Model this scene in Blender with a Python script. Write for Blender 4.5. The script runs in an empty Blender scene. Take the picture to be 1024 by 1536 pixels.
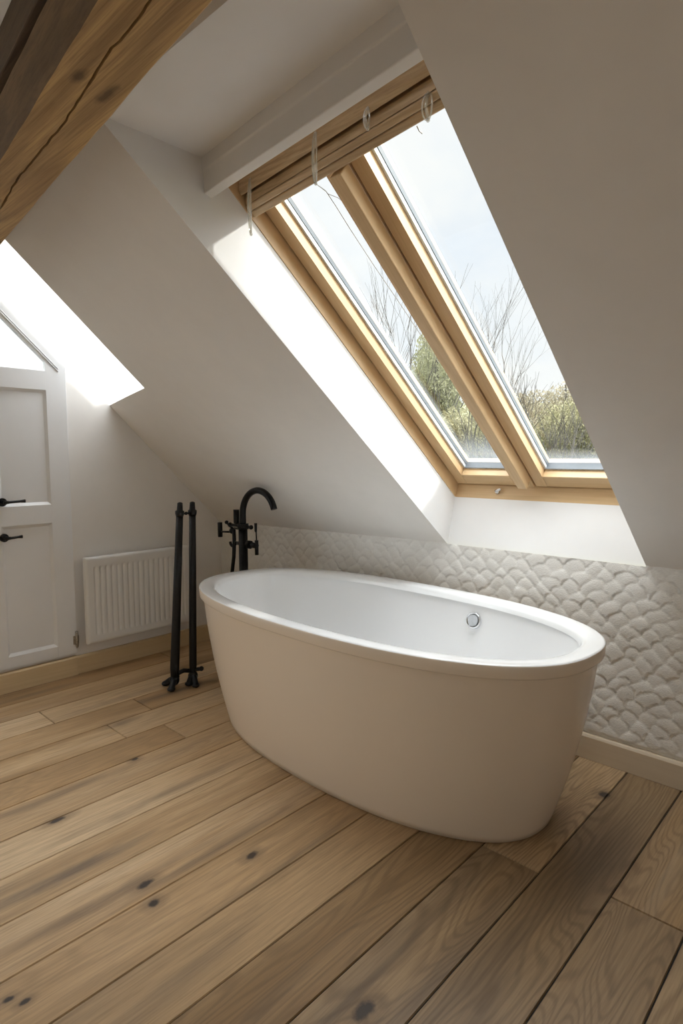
import bpy, bmesh, math, random
import numpy as np
from mathutils import Vector, Matrix, noise as mnoise

SC = bpy.context.scene
COL = SC.collection
PI = math.pi

# ------------------------------------------------------------------ helpers
class MB:
    """collects verts / faces and links them as ONE mesh object"""
    def __init__(self): self.v = []; self.f = []; self.sm = []
    def add(self, vs, fs, smooth=False):
        o = len(self.v); self.v += [tuple(p) for p in vs]
        for f in fs: self.f.append(tuple(i + o for i in f)); self.sm.append(smooth)
    def box(self, lo, hi, tr=None):
        x0, y0, z0 = lo; x1, y1, z1 = hi
        vs = [(x0,y0,z0),(x1,y0,z0),(x1,y1,z0),(x0,y1,z0),(x0,y0,z1),(x1,y0,z1),(x1,y1,z1),(x0,y1,z1)]
        if tr: vs = [tr(p) for p in vs]
        self.add(vs, [(3,2,1,0),(4,5,6,7),(0,1,5,4),(1,2,6,5),(2,3,7,6),(3,0,4,7)])
    def quad(self, a, b, c, d): self.add([a,b,c,d], [(0,1,2,3)])
    def poly(self, pts): self.add(pts, [tuple(range(len(pts)))])
    def prism(self, sec0, sec1, smooth=False):
        n = len(sec0); vs = list(sec0) + list(sec1)
        fs = [(i, (i+1) % n, n + (i+1) % n, n + i) for i in range(n)]
        self.add(vs, fs, smooth); self.add(sec0, [tuple(range(n))[::-1]]); self.add(sec1, [tuple(range(n))])
    def tube(self, pts, r, n=12, caps=True, smooth=True):
        pts = [Vector(p) for p in pts]; m = len(pts)
        rs = r if isinstance(r, (list, tuple)) else [r]*m
        t0 = (pts[1]-pts[0]).normalized()
        up = Vector((0,0,1)) if abs(t0.z) < .9 else Vector((1,0,0))
        u = t0.cross(up).normalized(); vs = []
        for i in range(m):
            t = (pts[min(i+1,m-1)] - pts[max(i-1,0)]).normalized()
            u = (u - t*u.dot(t))
            u = u.normalized() if u.length > 1e-6 else t.orthogonal().normalized()
            w = t.cross(u)
            for k in range(n):
                a = 2*PI*k/n; vs.append(pts[i] + (u*math.cos(a) + w*math.sin(a))*rs[i])
        fs = [(i*n+k, i*n+(k+1)%n, (i+1)*n+(k+1)%n, (i+1)*n+k) for i in range(m-1) for k in range(n)]
        self.add(vs, fs, smooth)
        if caps:
            self.add(vs[:n], [tuple(range(n))[::-1]]); self.add(vs[-n:], [tuple(range(n))])
    def sphere(self, c, r, n=12, m=8, sc=(1,1,1)):
        vs = []; fs = []
        for i in range(m+1):
            th = PI*i/m
            for k in range(n):
                a = 2*PI*k/n
                vs.append((c[0]+r*sc[0]*math.sin(th)*math.cos(a), c[1]+r*sc[1]*math.sin(th)*math.sin(a), c[2]+r*sc[2]*math.cos(th)))
        for i in range(m):
            for k in range(n): fs.append((i*n+k, (i+1)*n+k, (i+1)*n+(k+1)%n, i*n+(k+1)%n))
        self.add(vs, fs, True)
    def loops(self, rings, smooth=True, close=True):
        n = len(rings[0]); vs = [p for r in rings for p in r]
        fs = []
        for i in range(len(rings)-1):
            for k in range(n if close else n-1):
                fs.append((i*n+k, i*n+(k+1)%n, (i+1)*n+(k+1)%n, (i+1)*n+k))
        self.add(vs, fs, smooth)
    def build(self, name, mat, parent=None, bevel=0, seg=2, loc=None):
        me = bpy.data.meshes.new(name)
        me.from_pydata(self.v, [], self.f); me.update()
        me.polygons.foreach_set('use_smooth', self.sm)
        bm = bmesh.new(); bm.from_mesh(me)
        bmesh.ops.remove_doubles(bm, verts=bm.verts, dist=1e-5)
        bmesh.ops.recalc_face_normals(bm, faces=bm.faces)
        bm.to_mesh(me); bm.free()
        o = bpy.data.objects.new(name, me); COL.objects.link(o)
        if mat: me.materials.append(mat)
        if parent: o.parent = parent
        if parent and parent.type == 'EMPTY':
            o.matrix_parent_inverse = Matrix.Translation(-Vector(parent.location))
        if bevel:
            b = o.modifiers.new('bevel', 'BEVEL'); b.width = bevel; b.segments = seg; b.limit_method = 'ANGLE'; b.angle_limit = .6
            b.harden_normals = False
        return o

def tag(o, label=None, cat=None, group=None, kind=None):
    if label: o['label'] = label
    if cat: o['category'] = cat
    if group: o['group'] = group
    if kind: o['kind'] = kind
    return o
def empty(name, loc, label=None, cat=None, group=None, kind=None):
    o = bpy.data.objects.new(name, None); COL.objects.link(o); o.location = loc; o.empty_display_size = .1
    return tag(o, label, cat, group, kind)

# ------------------------------------------------------------------ node helpers
class NT:
    def __init__(self, name):
        self.m = bpy.data.materials.new(name); self.m.use_nodes = True
        self.t = self.m.node_tree; self.t.nodes.clear()
        self.out = self.t.nodes.new('ShaderNodeOutputMaterial')
    def n(self, typ, **kw):
        nd = self.t.nodes.new(typ)
        for k, v in kw.items():
            if k.startswith('i_'):
                key = k[2:]
                key = int(key) if key.isdigit() else key.replace('_', ' ')
                if hasattr(v, 'is_linked') or isinstance(v, bpy.types.NodeSocket): self.t.links.new(v, nd.inputs[key])
                else: nd.inputs[key].default_value = v
            else: setattr(nd, k, v)
        return nd
    def link(self, a, b): self.t.links.new(a, b)
    def math(self, op, a, b=None, c=None, clamp=False):
        nd = self.t.nodes.new('ShaderNodeMath'); nd.operation = op; nd.use_clamp = clamp
        for i, v in enumerate((a, b, c)):
            if v is None: continue
            if isinstance(v, (int, float)): nd.inputs[i].default_value = v
            else: self.t.links.new(v, nd.inputs[i])
        return nd.outputs[0]
    def vmath(self, op, a, b=None):
        nd = self.t.nodes.new('ShaderNodeVectorMath'); nd.operation = op
        for i, v in enumerate((a, b)):
            if v is None: continue
            if isinstance(v, (tuple, list)): nd.inputs[i].default_value = v
            else: self.t.links.new(v, nd.inputs[i])
        return nd.outputs['Value'] if op in ('LENGTH', 'DISTANCE', 'DOT_PRODUCT') else nd.outputs[0]
    def mix(self, f, a, b, mode='MIX'):
        nd = self.t.nodes.new('ShaderNodeMix'); nd.data_type = 'RGBA'; nd.blend_type = mode
        for k, v in ((0, f), (6, a), (7, b)):
            if isinstance(v, (int, float)): nd.inputs[k].default_value = v
            elif isinstance(v, (tuple, list)): nd.inputs[k].default_value = (*v, 1) if len(v) == 3 else v
            else: self.t.links.new(v, nd.inputs[k])
        return nd.outputs[2]
    def ramp(self, f, stops, interp='LINEAR'):
        nd = self.t.nodes.new('ShaderNodeValToRGB'); nd.color_ramp.interpolation = interp
        el = nd.color_ramp.elements
        while len(el) < len(stops): el.new(.5)
        for e, (p, c) in zip(el, stops):
            e.position = p; e.color = (*c, 1) if isinstance(c, (tuple, list)) else (c, c, c, 1)
        self.t.links.new(f, nd.inputs[0]); return nd.outputs[0]
    def mapr(self, f, a, b, c=0, d=1):
        nd = self.t.nodes.new('ShaderNodeMapRange'); self.t.links.new(f, nd.inputs[0])
        for i, v in enumerate((a, b, c, d)): nd.inputs[i+1].default_value = v
        return nd.outputs[0]
    def noise(self, vec, scale, detail=4, rough=.5, dist=0):
        nd = self.n('ShaderNodeTexNoise'); self.t.links.new(vec, nd.inputs['Vector'])
        nd.inputs['Scale'].default_value = scale; nd.inputs['Detail'].default_value = detail
        nd.inputs['Roughness'].default_value = rough; nd.inputs['Distortion'].default_value = dist
        return nd.outputs[0]
    def bsdf(self, **kw):
        nd = self.n('ShaderNodeBsdfPrincipled')
        for k, v in kw.items():
            k = k.replace('_', ' ')
            if isinstance(v, bpy.types.NodeSocket): self.t.links.new(v, nd.inputs[k])
            elif isinstance(v, (tuple, list)) and len(v) == 3: nd.inputs[k].default_value = (*v, 1)
            else: nd.inputs[k].default_value = v
        self.t.links.new(nd.outputs[0], self.out.inputs[0]); return nd
    def bump(self, h, strength=.2, dist=.01):
        nd = self.n('ShaderNodeBump'); self.t.links.new(h, nd.inputs['Height'])
        nd.inputs['Strength'].default_value = strength; nd.inputs['Distance'].default_value = dist
        return nd.outputs[0]
    def obj(self): return self.n('ShaderNodeTexCoord').outputs['Object']
    def pos(self): return self.n('ShaderNodeNewGeometry').outputs['Position']

def plain(name, col, rough=.5, metal=0, nscale=30, amt=.06, bump=0.0, coat=0, spec=.5):
    t = NT(name); p = t.pos()
    n = t.noise(p, nscale, 4, .6)
    c = t.mix(t.mapr(n, .3, .7), tuple(x*(1-amt) for x in col), tuple(min(1, x*(1+amt)) for x in col))
    kw = dict(Base_Color=c, Roughness=rough, Metallic=metal, Specular_IOR_Level=spec)
    if coat: kw.update(Coat_Weight=coat, Coat_Roughness=.05)
    if bump: kw['Normal'] = t.bump(n, bump, .004)
    t.bsdf(**kw); return t.m

def wood(name, axis, base, dark, light, rough=.45, scale=1.0, knots=(), bump=.12, along=None, streak=.5):
    """oak / pine along an axis; knots: list of (point, radius_along, radius_across)"""
    t = NT(name); p = t.pos()
    if along is not None:
        mp = t.n('ShaderNodeVectorRotate', rotation_type='Z_AXIS'); t.link(p, mp.inputs[0]); mp.inputs['Angle'].default_value = along
        p2 = mp.outputs[0]
    else: p2 = p
    st = {'x': (1.0, 14, 14), 'y': (14, 1.0, 14), 'z': (14, 14, 1.0), 's': (14, 1.6, 2.0)}[axis]
    q = t.vmath('MULTIPLY', p2, tuple(s*scale for s in st))
    lowf = t.noise(q, .35, 3, .5, .4)
    rings = t.math('SINE', t.math('MULTIPLY', lowf, 55))
    fine = t.noise(t.vmath('MULTIPLY', q, tuple(8 if s > 5 else 2.5 for s in st)), 1.0, 5, .65)
    tone = t.noise(q, .22, 2, .5)
    c = t.mix(t.mapr(tone, .3, .7), base, light)
    c = t.mix(t.math('MULTIPLY', t.mapr(rings, -.2, 1), .35*streak), c, dark)
    c = t.mix(t.math('MULTIPLY', t.mapr(fine, .45, .75), .55*streak), c, dark)
    fib = t.noise(t.vmath('MULTIPLY', p2, tuple((7. if s < 3 else 330.) for s in st)), 1.0, 3, .6)
    c = t.mix(t.math('MULTIPLY', t.mapr(fib, .48, .72), .45*streak), c, dark)
    if knots:
        k = None
        for (pt, ra, rc) in knots:
            d = t.vmath('SUBTRACT', p2, tuple(pt))
            sv = {'x': (1/ra, 1/rc, 1/rc), 'y': (1/rc, 1/ra, 1/rc)}[axis]
            L = t.vmath('LENGTH', t.vmath('MULTIPLY', d, sv))
            w = t.noise(p2, 40, 3, .6)
            L = t.math('ADD', L, t.math('MULTIPLY', t.math('SUBTRACT', w, .5), .8))
            kk = t.mapr(L, 1.1, .35)
            k = kk if k is None else t.math('MAXIMUM', k, kk)
        c = t.mix(t.math('MULTIPLY', k, .75), c, tuple(x*.4 for x in dark))
    t.bsdf(Base_Color=c, Roughness=rough, Normal=t.bump(fine, bump, .003)); return t.m

# ------------------------------------------------------------------ materials
M = {}
M['plaster'] = plain('painted_plaster', (.80, .77, .73), .75, nscale=6, amt=.02, bump=.03)
M['reveal'] = plain('white_reveal_paint', (.84, .835, .83), .6, nscale=6, amt=.015)
M['paint'] = plain('white_satin_paint', (.80, .80, .80), .38, nscale=5, amt=.015)
M['lintel'] = plain('lintel_paint', (.78, .76, .73), .6, nscale=8, amt=.02)
M['skirt'] = wood('pale_skirting_wood', 'y', (.62, .46, .26), (.48, .34, .17), (.70, .55, .34), .45, 1.0, bump=.05, streak=.35)
M['skirtx'] = wood('pale_skirting_wood_back', 'x', (.62, .52, .39), (.50, .39, .27), (.70, .60, .46), .45, 1.0, bump=.05, streak=.3)
M['pine'] = wood('lacquered_pine', 's', (.64, .44, .235), (.44, .26, .11), (.72, .53, .31), .35, 1.0, bump=.04, streak=.55)
M['pinex'] = wood('lacquered_pine_rail', 'x', (.64, .44, .235), (.44, .26, .11), (.72, .53, .31), .35, 1.0, bump=.04, streak=.55)
M['blind'] = wood('blind_slat_wood', 'x', (.47, .32, .17), (.24, .14, .065), (.60, .44, .26), .45, 1.6, bump=.06, streak=.8)
M['black'] = plain('black_metal', (.012, .012, .013), .32, 0.6, nscale=60, amt=.3, spec=.5)
M['iron'] = plain('black_iron', (.010, .010, .011), .4, 0.3, nscale=80, amt=.3)
M['chrome'] = plain('polished_chrome', (.75, .76, .78), .14, 1.0, nscale=20, amt=.03)
M['nickel'] = plain('worn_nickel', (.45, .42, .36), .35, 1.0, nscale=120, amt=.3)
M['acrylic'] = plain('white_acrylic', (.86, .865, .87), .10, nscale=3, amt=.004, coat=.4)
M['shell'] = plain('bounce_tinted_acrylic_shell', (.80, .69, .565), .26, nscale=3, amt=.006, coat=.15)  # white acrylic tinted tan: warm floor bounce put into the colour
M['rad'] = plain('radiator_enamel', (.80, .79, .77), .35, nscale=4, amt=.01)
M['gasket'] = plain('grey_gasket', (.72, .77, .80), .3, .1, nscale=20, amt=.1)
M['gap'] = plain('dark_gap', (.02, .017, .015), .9)
M['seal'] = plain('dark_grey_seal', (.16, .18, .20), .5)
M['steel'] = plain('brushed_steel', (.42, .43, .45), .3, 1.0, nscale=60, amt=.1)
M['cord'] = plain('pale_cord', (.62, .60, .56), .6)
M['roof'] = plain('roof_slate', (.12, .12, .13), .8)

t = NT('clear_plastic')
g = t.n('ShaderNodeBsdfGlossy', i_Roughness=.08); tr = t.n('ShaderNodeBsdfTransparent', i_Color=(.97, .97, .96, 1)); df = t.n('ShaderNodeBsdfTranslucent', i_Color=(.8, .76, .68, 1))
mx = t.n('ShaderNodeMixShader', i_0=.30); t.link(tr.outputs[0], mx.inputs[1]); t.link(df.outputs[0], mx.inputs[2])
mx2 = t.n('ShaderNodeMixShader', i_0=.2); t.link(mx.outputs[0], mx2.inputs[1]); t.link(g.outputs[0], mx2.inputs[2])
t.link(mx2.outputs[0], t.out.inputs[0]); M['plastic'] = t.m

def glass_mat(name, mist):
    """clear pane; 'mist' = (axis low edge, length) of the condensation at the pane's bottom, in pane (object) coordinates"""
    t = NT(name); o = t.obj(); sep = t.n('ShaderNodeSeparateXYZ'); t.link(o, sep.inputs[0])
    tr = t.n('ShaderNodeBsdfTransparent', i_Color=(.97, .985, .98, 1))
    gl = t.n('ShaderNodeBsdfGlossy', i_Roughness=.01)
    fr = t.n('ShaderNodeFresnel', i_IOR=1.4)
    gb = t.n('ShaderNodeNewGeometry')         # reflect at the outer face only: no false total reflection inside the sheet
    ff = t.math('MULTIPLY', fr.outputs[0], t.math('SUBTRACT', 1.0, gb.outputs['Backfacing']))
    m1 = t.n('ShaderNodeMixShader'); t.link(ff, m1.inputs[0]); t.link(tr.outputs[0], m1.inputs[1]); t.link(gl.outputs[0], m1.inputs[2])
    if mist:
        up = t.mapr(sep.outputs[1], 0, mist[0], 1, 0); lf = t.mapr(sep.outputs[0], 0, mist[1], 1, 0)
        w = t.noise(o, 9, 4, .6); fine = t.noise(t.vmath('MULTIPLY', o, (260, 60, 1)), 1, 3, .7)
        d = t.math('MAXIMUM', t.math('POWER', up, mist[3]), t.math('MULTIPLY', t.math('POWER', lf, 1.2), mist[4]))
        d = t.math('MULTIPLY', d, t.mapr(w, .25, .7, .55, 1.15)); d = t.math('MULTIPLY', d, t.mapr(fine, .3, .7, .75, 1.1))
        d = t.math('MULTIPLY', d, mist[2], clamp=True)
        tl = t.n('ShaderNodeBsdfTranslucent', i_Color=(.30, .32, .33, 1))
        m2 = t.n('ShaderNodeMixShader'); t.link(d, m2.inputs[0]); t.link(m1.outputs[0], m2.inputs[1]); t.link(tl.outputs[0], m2.inputs[2])
        t.link(m2.outputs[0], t.out.inputs[0])
    else: t.link(m1.outputs[0], t.out.inputs[0])
    return t.m
M['glassL'] = glass_mat('misted_pane', (.20, .045, .34, 1.3, .8))
M['glassR'] = glass_mat('misted_pane_edge', (.09, .02, .34, 1.2, .5))
M['glass'] = glass_mat('clear_pane', None)

# oak floor ---------------------------------------------------------
KNOTS = [(1.746, -1.174, .022, .013), (1.711, -1.449, .017, .013), (1.635, -1.429, .026, .012), (2.275, -1.315, .03, .018),
         (1.19, -1.47, .03, .012), (1.735, -1.785, .012, .008), (1.765, -1.765, .013, .008), (1.02, -1.13, .016, .01), (2.345, -.21, .02, .018)]
t = NT('oak_floorboards'); p = t.pos()
at = t.n('ShaderNodeAttribute', attribute_name='board'); bs = t.n('ShaderNodeSeparateColor'); t.link(at.outputs['Color'], bs.inputs[0])
r1, r2, r3 = bs.outputs[0], bs.outputs[1], bs.outputs[2]
off = t.n('ShaderNodeCombineXYZ'); t.link(t.math('MULTIPLY', r1, 37.), off.inputs[0]); t.link(t.math('MULTIPLY', r2, 53.), off.inputs[1])
pp = t.vmath('ADD', p, off.outputs[0])
low = t.noise(t.vmath('MULTIPLY', pp, (5.5, .75, 1)), 1.0, 2, .45, .25)
rings = t.math('SINE', t.math('ADD', t.math('MULTIPLY', low, t.mapr(r3, 0, 1, 70, 230)), t.math('MULTIPLY', t.noise(t.vmath('MULTIPLY', pp, (60, 9, 1)), 1.0, 3, .6), 2.5)))
low2 = t.noise(t.vmath('MULTIPLY', pp, (10, .8, 1)), 1.0, 3, .5, .1)
fine = t.noise(t.vmath('MULTIPLY', pp, (170, 5.5, 1)), 1.0, 5, .62)
pores = t.noise(t.vmath('MULTIPLY', pp, (420, 14, 1)), 1.0, 2, .5)
c = t.mix(r1, (.47, .295, .145), (.66, .465, .27))
c = t.mix(t.mapr(low2, .35, .68), c, t.mix(r2, (.34, .20, .085), (.70, .52, .33)))
c = t.mix(t.math('MULTIPLY', t.mapr(rings, -.1, 1), t.mapr(r3, .3, .95, .08, .42)), c, (.165, .10, .055))
c = t.mix(t.math('MULTIPLY', t.mapr(fine, .42, .72), .55), c, (.215, .14, .08))
c = t.mix(t.math('MULTIPLY', t.mapr(pores, .55, .75), .28), c, (.15, .10, .06))
stre = t.noise(t.vmath('MULTIPLY', pp, (9, .55, 1)), 1.0, 3, .5, .3)
c = t.mix(t.math('MULTIPLY', t.mapr(stre, .57, .74), .72), c, (.115, .085, .065))
c = t.mix(t.math('MULTIPLY', t.mapr(stre, .36, .22), .55), c, (.60, .48, .34))
SMOKE = [(1.452, -1.545, .17, .020, .75), (1.61, -1.50, .26, .020, .6), (1.655, -1.20, .22, .016, .6), (.70, -1.02, .07, .03, .6), (2.27, -.47, .10, .05, .6), (2.45, -.60, .22, .06, .5), (2.40, -1.0, .35, .03, .35), (1.05, -1.45, .25, .02, .5), (1.30, -1.15, .3, .018, .5)]
kn = None
wob = t.noise(p, 55, 3, .6)
for (kx, ky, ra, rc) in KNOTS:
    d = t.vmath('MULTIPLY', t.vmath('SUBTRACT', p, (kx, ky, 0)), (1/rc, 1/ra, 0))
    L = t.math('ADD', t.vmath('LENGTH', d), t.math('MULTIPLY', t.math('SUBTRACT', wob, .5), .9))
    kn = L if kn is None else t.math('MINIMUM', kn, L)
sn = t.noise(t.vmath('MULTIPLY', p, (16, 3.5, 1)), 1.0, 4, .6, .5)
for (kx, ky, ra, rc, st_) in SMOKE:
    L = t.vmath('LENGTH', t.vmath('MULTIPLY', t.vmath('SUBTRACT', p, (kx, ky, 0)), (1/rc, 1/ra, 0)))
    L = t.math('ADD', L, t.math('MULTIPLY', t.math('SUBTRACT', sn, .5), 2.2))
    c = t.mix(t.math('MULTIPLY', t.mapr(L, 1.5, .2), st_), c, (.125, .092, .07))
c = t.mix(t.math('MULTIPLY', t.mapr(kn, 2.6, .9), .55), c, (.16, .105, .065))
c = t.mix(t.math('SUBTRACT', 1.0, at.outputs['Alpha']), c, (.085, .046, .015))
c = t.mix(t.mapr(kn, 1.05, .55), c, (.045, .032, .024))
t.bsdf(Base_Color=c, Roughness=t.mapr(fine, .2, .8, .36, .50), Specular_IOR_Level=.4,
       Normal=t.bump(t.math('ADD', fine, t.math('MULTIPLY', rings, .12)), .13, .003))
M['floor'] = t.m

t = NT('scallop_tile'); p = t.pos()
n1 = t.noise(p, 5, 3, .5); n2 = t.noise(t.vmath('MULTIPLY', p, (190, 190, 260)), 1.0, 3, .6)
c = t.mix(t.mapr(n1, .3, .7), (.78, .755, .71), (.88, .865, .835))
c = t.mix(t.math('MULTIPLY', t.mapr(n2, .45, .8), .35), c, (.66, .62, .56))
t.bsdf(Base_Color=c, Roughness=.48, Normal=t.bump(n2, .40, .003)); M['tile'] = t.m

# ------------------------------------------------------------------ room geometry constants (metres)
HK = .7204; TAN = math.tan(math.radians(37.94)); CA, SA = math.cos(math.radians(37.94)), math.sin(math.radians(37.94))
RX = 4.4; RY = -4.30
XL, XR = 1.600, 2.380           # main skylight opening
def zroof(x, y):
    w = min(max(x/1.6, 0), 1); a = abs(y); a = min(a, -RY - a)
    return (1-w)*(.69 + .979*a) + w*(HK + TAN*a)
def S(x, t_, off):              # point by slope coordinate t and distance outside the slope
    return (x, -t_*CA + off*SA, HK + t_*SA + off*CA)

# ------------------------------------------------------------------ floor: one mesh, planks as islands with thin dark joints
BW = .1678; B0 = 1.1790
fl = MB(); cols = []
rnd = random.Random(5)
def plank(x0, x1, y0, y1):
    g = .0015; x0 += g; x1 -= g; y0 += g; y1 -= g; b = .0015
    lo = [(x0,y0,-.004),(x1,y0,-.004),(x1,y1,-.004),(x0,y1,-.004)]
    hi = [(x0+b,y0+b,0),(x1-b,y0+b,0),(x1-b,y1-b,0),(x0+b,y1-b,0)]
    fl.add(lo+hi, [(4,5,6,7),(0,1,5,4),(1,2,6,5),(2,3,7,6),(3,0,4,7)])
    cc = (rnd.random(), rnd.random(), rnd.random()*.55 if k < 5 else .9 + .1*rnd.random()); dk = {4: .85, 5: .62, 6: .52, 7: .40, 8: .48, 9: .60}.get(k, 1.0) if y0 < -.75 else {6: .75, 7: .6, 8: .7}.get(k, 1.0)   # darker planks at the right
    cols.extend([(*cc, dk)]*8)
k0 = -8
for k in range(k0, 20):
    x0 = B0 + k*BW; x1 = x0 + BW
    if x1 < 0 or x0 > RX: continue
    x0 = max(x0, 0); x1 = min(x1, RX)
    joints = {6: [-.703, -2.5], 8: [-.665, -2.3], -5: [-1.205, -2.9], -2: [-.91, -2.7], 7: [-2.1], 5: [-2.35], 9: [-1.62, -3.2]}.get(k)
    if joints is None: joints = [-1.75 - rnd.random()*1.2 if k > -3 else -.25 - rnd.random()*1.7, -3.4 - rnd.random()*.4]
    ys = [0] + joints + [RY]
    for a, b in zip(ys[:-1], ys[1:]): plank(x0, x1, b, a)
me = bpy.data.meshes.new('floor'); me.from_pydata(fl.v, [], fl.f); me.update()
ca = me.color_attributes.new('board', 'FLOAT_COLOR', 'POINT')
ca.data.foreach_set('color', np.array(cols, 'f').ravel())
me.materials.append(M['floor'])
floor = bpy.data.objects.new('floor', me); COL.objects.link(floor); tag(floor, kind='structure')
sub = MB(); sub.box((-.1, RY-.1, -.06), (RX+.1, .1, -.0045)); sub.build('trim_5', M['gap']); tag(bpy.data.objects['trim_5'], kind='structure')

# ------------------------------------------------------------------ walls
def wall_poly(name, pts, mat):
    m = MB(); m.poly(pts); return tag(m.build(name, mat), kind='structure')
ys = np.linspace(0, RY, 45)
GW = (-1.66, -3.55, .30, 2.00)                # added gable window, unseen, filling the room (y from, y to, sill, head)
TLT = (-.990, -1.214, 1.488)                  # top light over the door
m = MB()
zl = lambda y: zroof(0, y)
def strip(y0, y1, lo, hi, n=8):
    yy = np.linspace(y0, y1, n+1); lo = lo if callable(lo) else (lambda y, v=lo: v); hi = hi if callable(hi) else (lambda y, v=hi: v)
    for a, b in zip(yy[:-1], yy[1:]): m.quad((0, a, lo(a)), (0, b, lo(b)), (0, b, hi(b)), (0, a, hi(a)))
strip(0, TLT[0], -.05, zl); strip(TLT[0], TLT[1], -.05, TLT[2]); strip(TLT[0], TLT[1], lambda y: zl(y)-.130, zl); strip(TLT[1], GW[0], -.05, zl)
strip(GW[0], GW[1], -.05, GW[2]); strip(GW[0], GW[1], GW[3], zl, 20); strip(GW[1], RY, -.05, zl, 12)
for (ya, yb, za, zb) in ((GW[0], GW[1], GW[2], GW[2]), (GW[0], GW[1], GW[3], GW[3]), (GW[0], GW[0], GW[2], GW[3]), (GW[1], GW[1], GW[2], GW[3])):
    m.quad((0, ya, za), (-.15, ya, za), (-.15, yb, zb), (0, yb, zb))
tag(m.build('wall_left', M['plaster']), kind='structure')
w_ = empty('fill_window_left', (-.1, -2.4, .55), kind='structure')
m = MB()
for (ya, yb, za, zb) in ((GW[0], GW[0]-.05, GW[2], GW[3]), (GW[1]+.05, GW[1], GW[2], GW[3]), (GW[0]-.05, GW[1]+.05, GW[2], GW[2]+.05), (GW[0]-.05, GW[1]+.05, GW[3]-.05, GW[3])):
    m.box((-.14, yb, za), (-.09, ya, zb))
m.build('window_frame', M['paint'], w_)
m = MB(); m.box((-.12, GW[1], GW[2]), (-.115, GW[0], GW[3])); m.build('pane', M['glass'], w_)
GR = (-2.35, -3.40, .45, 1.80)               # unseen window added in the right gable to brighten the left wall
m = MB(); zr_ = lambda y: zroof(RX, y)
def strip2(y0, y1, lo, hi, n=10):
    yy = np.linspace(y0, y1, n+1); hi = hi if callable(hi) else (lambda y, v=hi: v)
    for a, b in zip(yy[:-1], yy[1:]): m.quad((RX, a, lo), (RX, b, lo), (RX, b, hi(b)), (RX, a, hi(a)))
strip2(0, GR[0], -.05, zr_, 20); strip2(GR[0], GR[1], -.05, GR[2]); strip2(GR[0], GR[1], GR[3], (lambda y: max(zr_(y), GR[3]+.001))); strip2(GR[1], RY, -.05, zr_)
tag(m.build('wall_right', M['plaster']), kind='structure')
w4 = empty('fill_window_right', (RX+.05, -2.85, .75), kind='structure')
m = MB()
for (ya, yb, za, zb) in ((GR[0], GR[0]-.05, GR[2], GR[3]), (GR[1]+.05, GR[1], GR[2], GR[3]), (GR[0]-.05, GR[1]+.05, GR[2], GR[2]+.05), (GR[0]-.05, GR[1]+.05, GR[3]-.05, GR[3])):
    m.box((RX+.0, yb, za), (RX+.05, ya, zb))
m.build('window_frame', M['paint'], w4)
m = MB(); m.box((RX+.02, GR[1], GR[2]), (RX+.025, GR[0], GR[3])); m.build('pane', M['glass'], w4)
wall_poly('wall_front', [(0, RY, -.05), (RX, RY, -.05), (RX, RY, HK), (1.6, RY, HK), (0, RY, .69)], M['plaster'])

# knee wall with moulded scallop tiles: real relief on a fine grid
nx, nz = 760, 170; X1 = RX
xs = np.concatenate([np.linspace(0, 3.1, nx-20, endpoint=False), np.linspace(3.1, X1, 20)]); zs = np.linspace(-.05, HK+.0025, nz)
XX, ZZ = np.meshgrid(xs, zs, indexing='ij')
wx = XX + .012*np.sin(ZZ*23+XX*9) + .005*np.sin(XX*41+ZZ*37+2)
wz = ZZ + .010*np.sin(XX*17+ZZ*5) + .004*np.sin(XX*53-ZZ*20)
DU, DV = .070, .036
Hh = np.full(XX.shape, -1.0); rr = np.random.RandomState(3)
row = np.floor(wz/DV).astype(int)
best = np.zeros(XX.shape); done = np.zeros(XX.shape, bool)
jit = rr.rand(64, 128, 3)
for dr in (-2, -1, 0, 1):                     # lower rows lap over the upper ones
    r = row + dr
    cu = np.round((wx - .5*DU*(r % 2))/DU)
    cx = cu*DU + .5*DU*(r % 2); ci = cu.astype(int)
    j = jit[r % 64, ci % 128]
    dx = (wx - cx - (j[..., 0]-.5)*.016)/(DU*.56); dz = (wz - r*DV - (j[..., 1]-.5)*.008)/(DV*1.12)
    rad = np.sqrt(dx*dx + np.maximum(dz, 0)**2)
    inside = (rad < 1) & (dz > -1.2) & ~done
    hgt = (1 - np.clip(rad, 0, 1)**3)*.0052 + (.0022*np.clip(dz, -1, 1)) + (j[..., 2]-.5)*.0030
    best = np.where(inside, hgt, best); done |= inside
best = np.where(done, best, -.002)
fade = np.clip((XX-.02)/.05, 0, 1)*np.clip((ZZ-.094)/.012, 0, 1)
YY = -.001 - (best+.004)*fade*.85
ZZ[:, -1] = np.where((xs > XL) & (xs < XR), HK+.0025, HK+.011)
vs = np.stack([XX, YY, ZZ], -1).reshape(-1, 3)
idx = np.arange(nx*nz).reshape(nx, nz)
fs = np.stack([idx[:-1, :-1], idx[1:, :-1], idx[1:, 1:], idx[:-1, 1:]], -1).reshape(-1, 4)
me = bpy.data.meshes.new('wall_back'); me.from_pydata(vs.tolist(), [], fs.tolist()); me.update()
me.polygons.foreach_set('use_smooth', [True]*len(me.polygons)); me.materials.append(M['tile'])
wb = bpy.data.objects.new('wall_back', me); COL.objects.link(wb); tag(wb, kind='structure')

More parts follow.
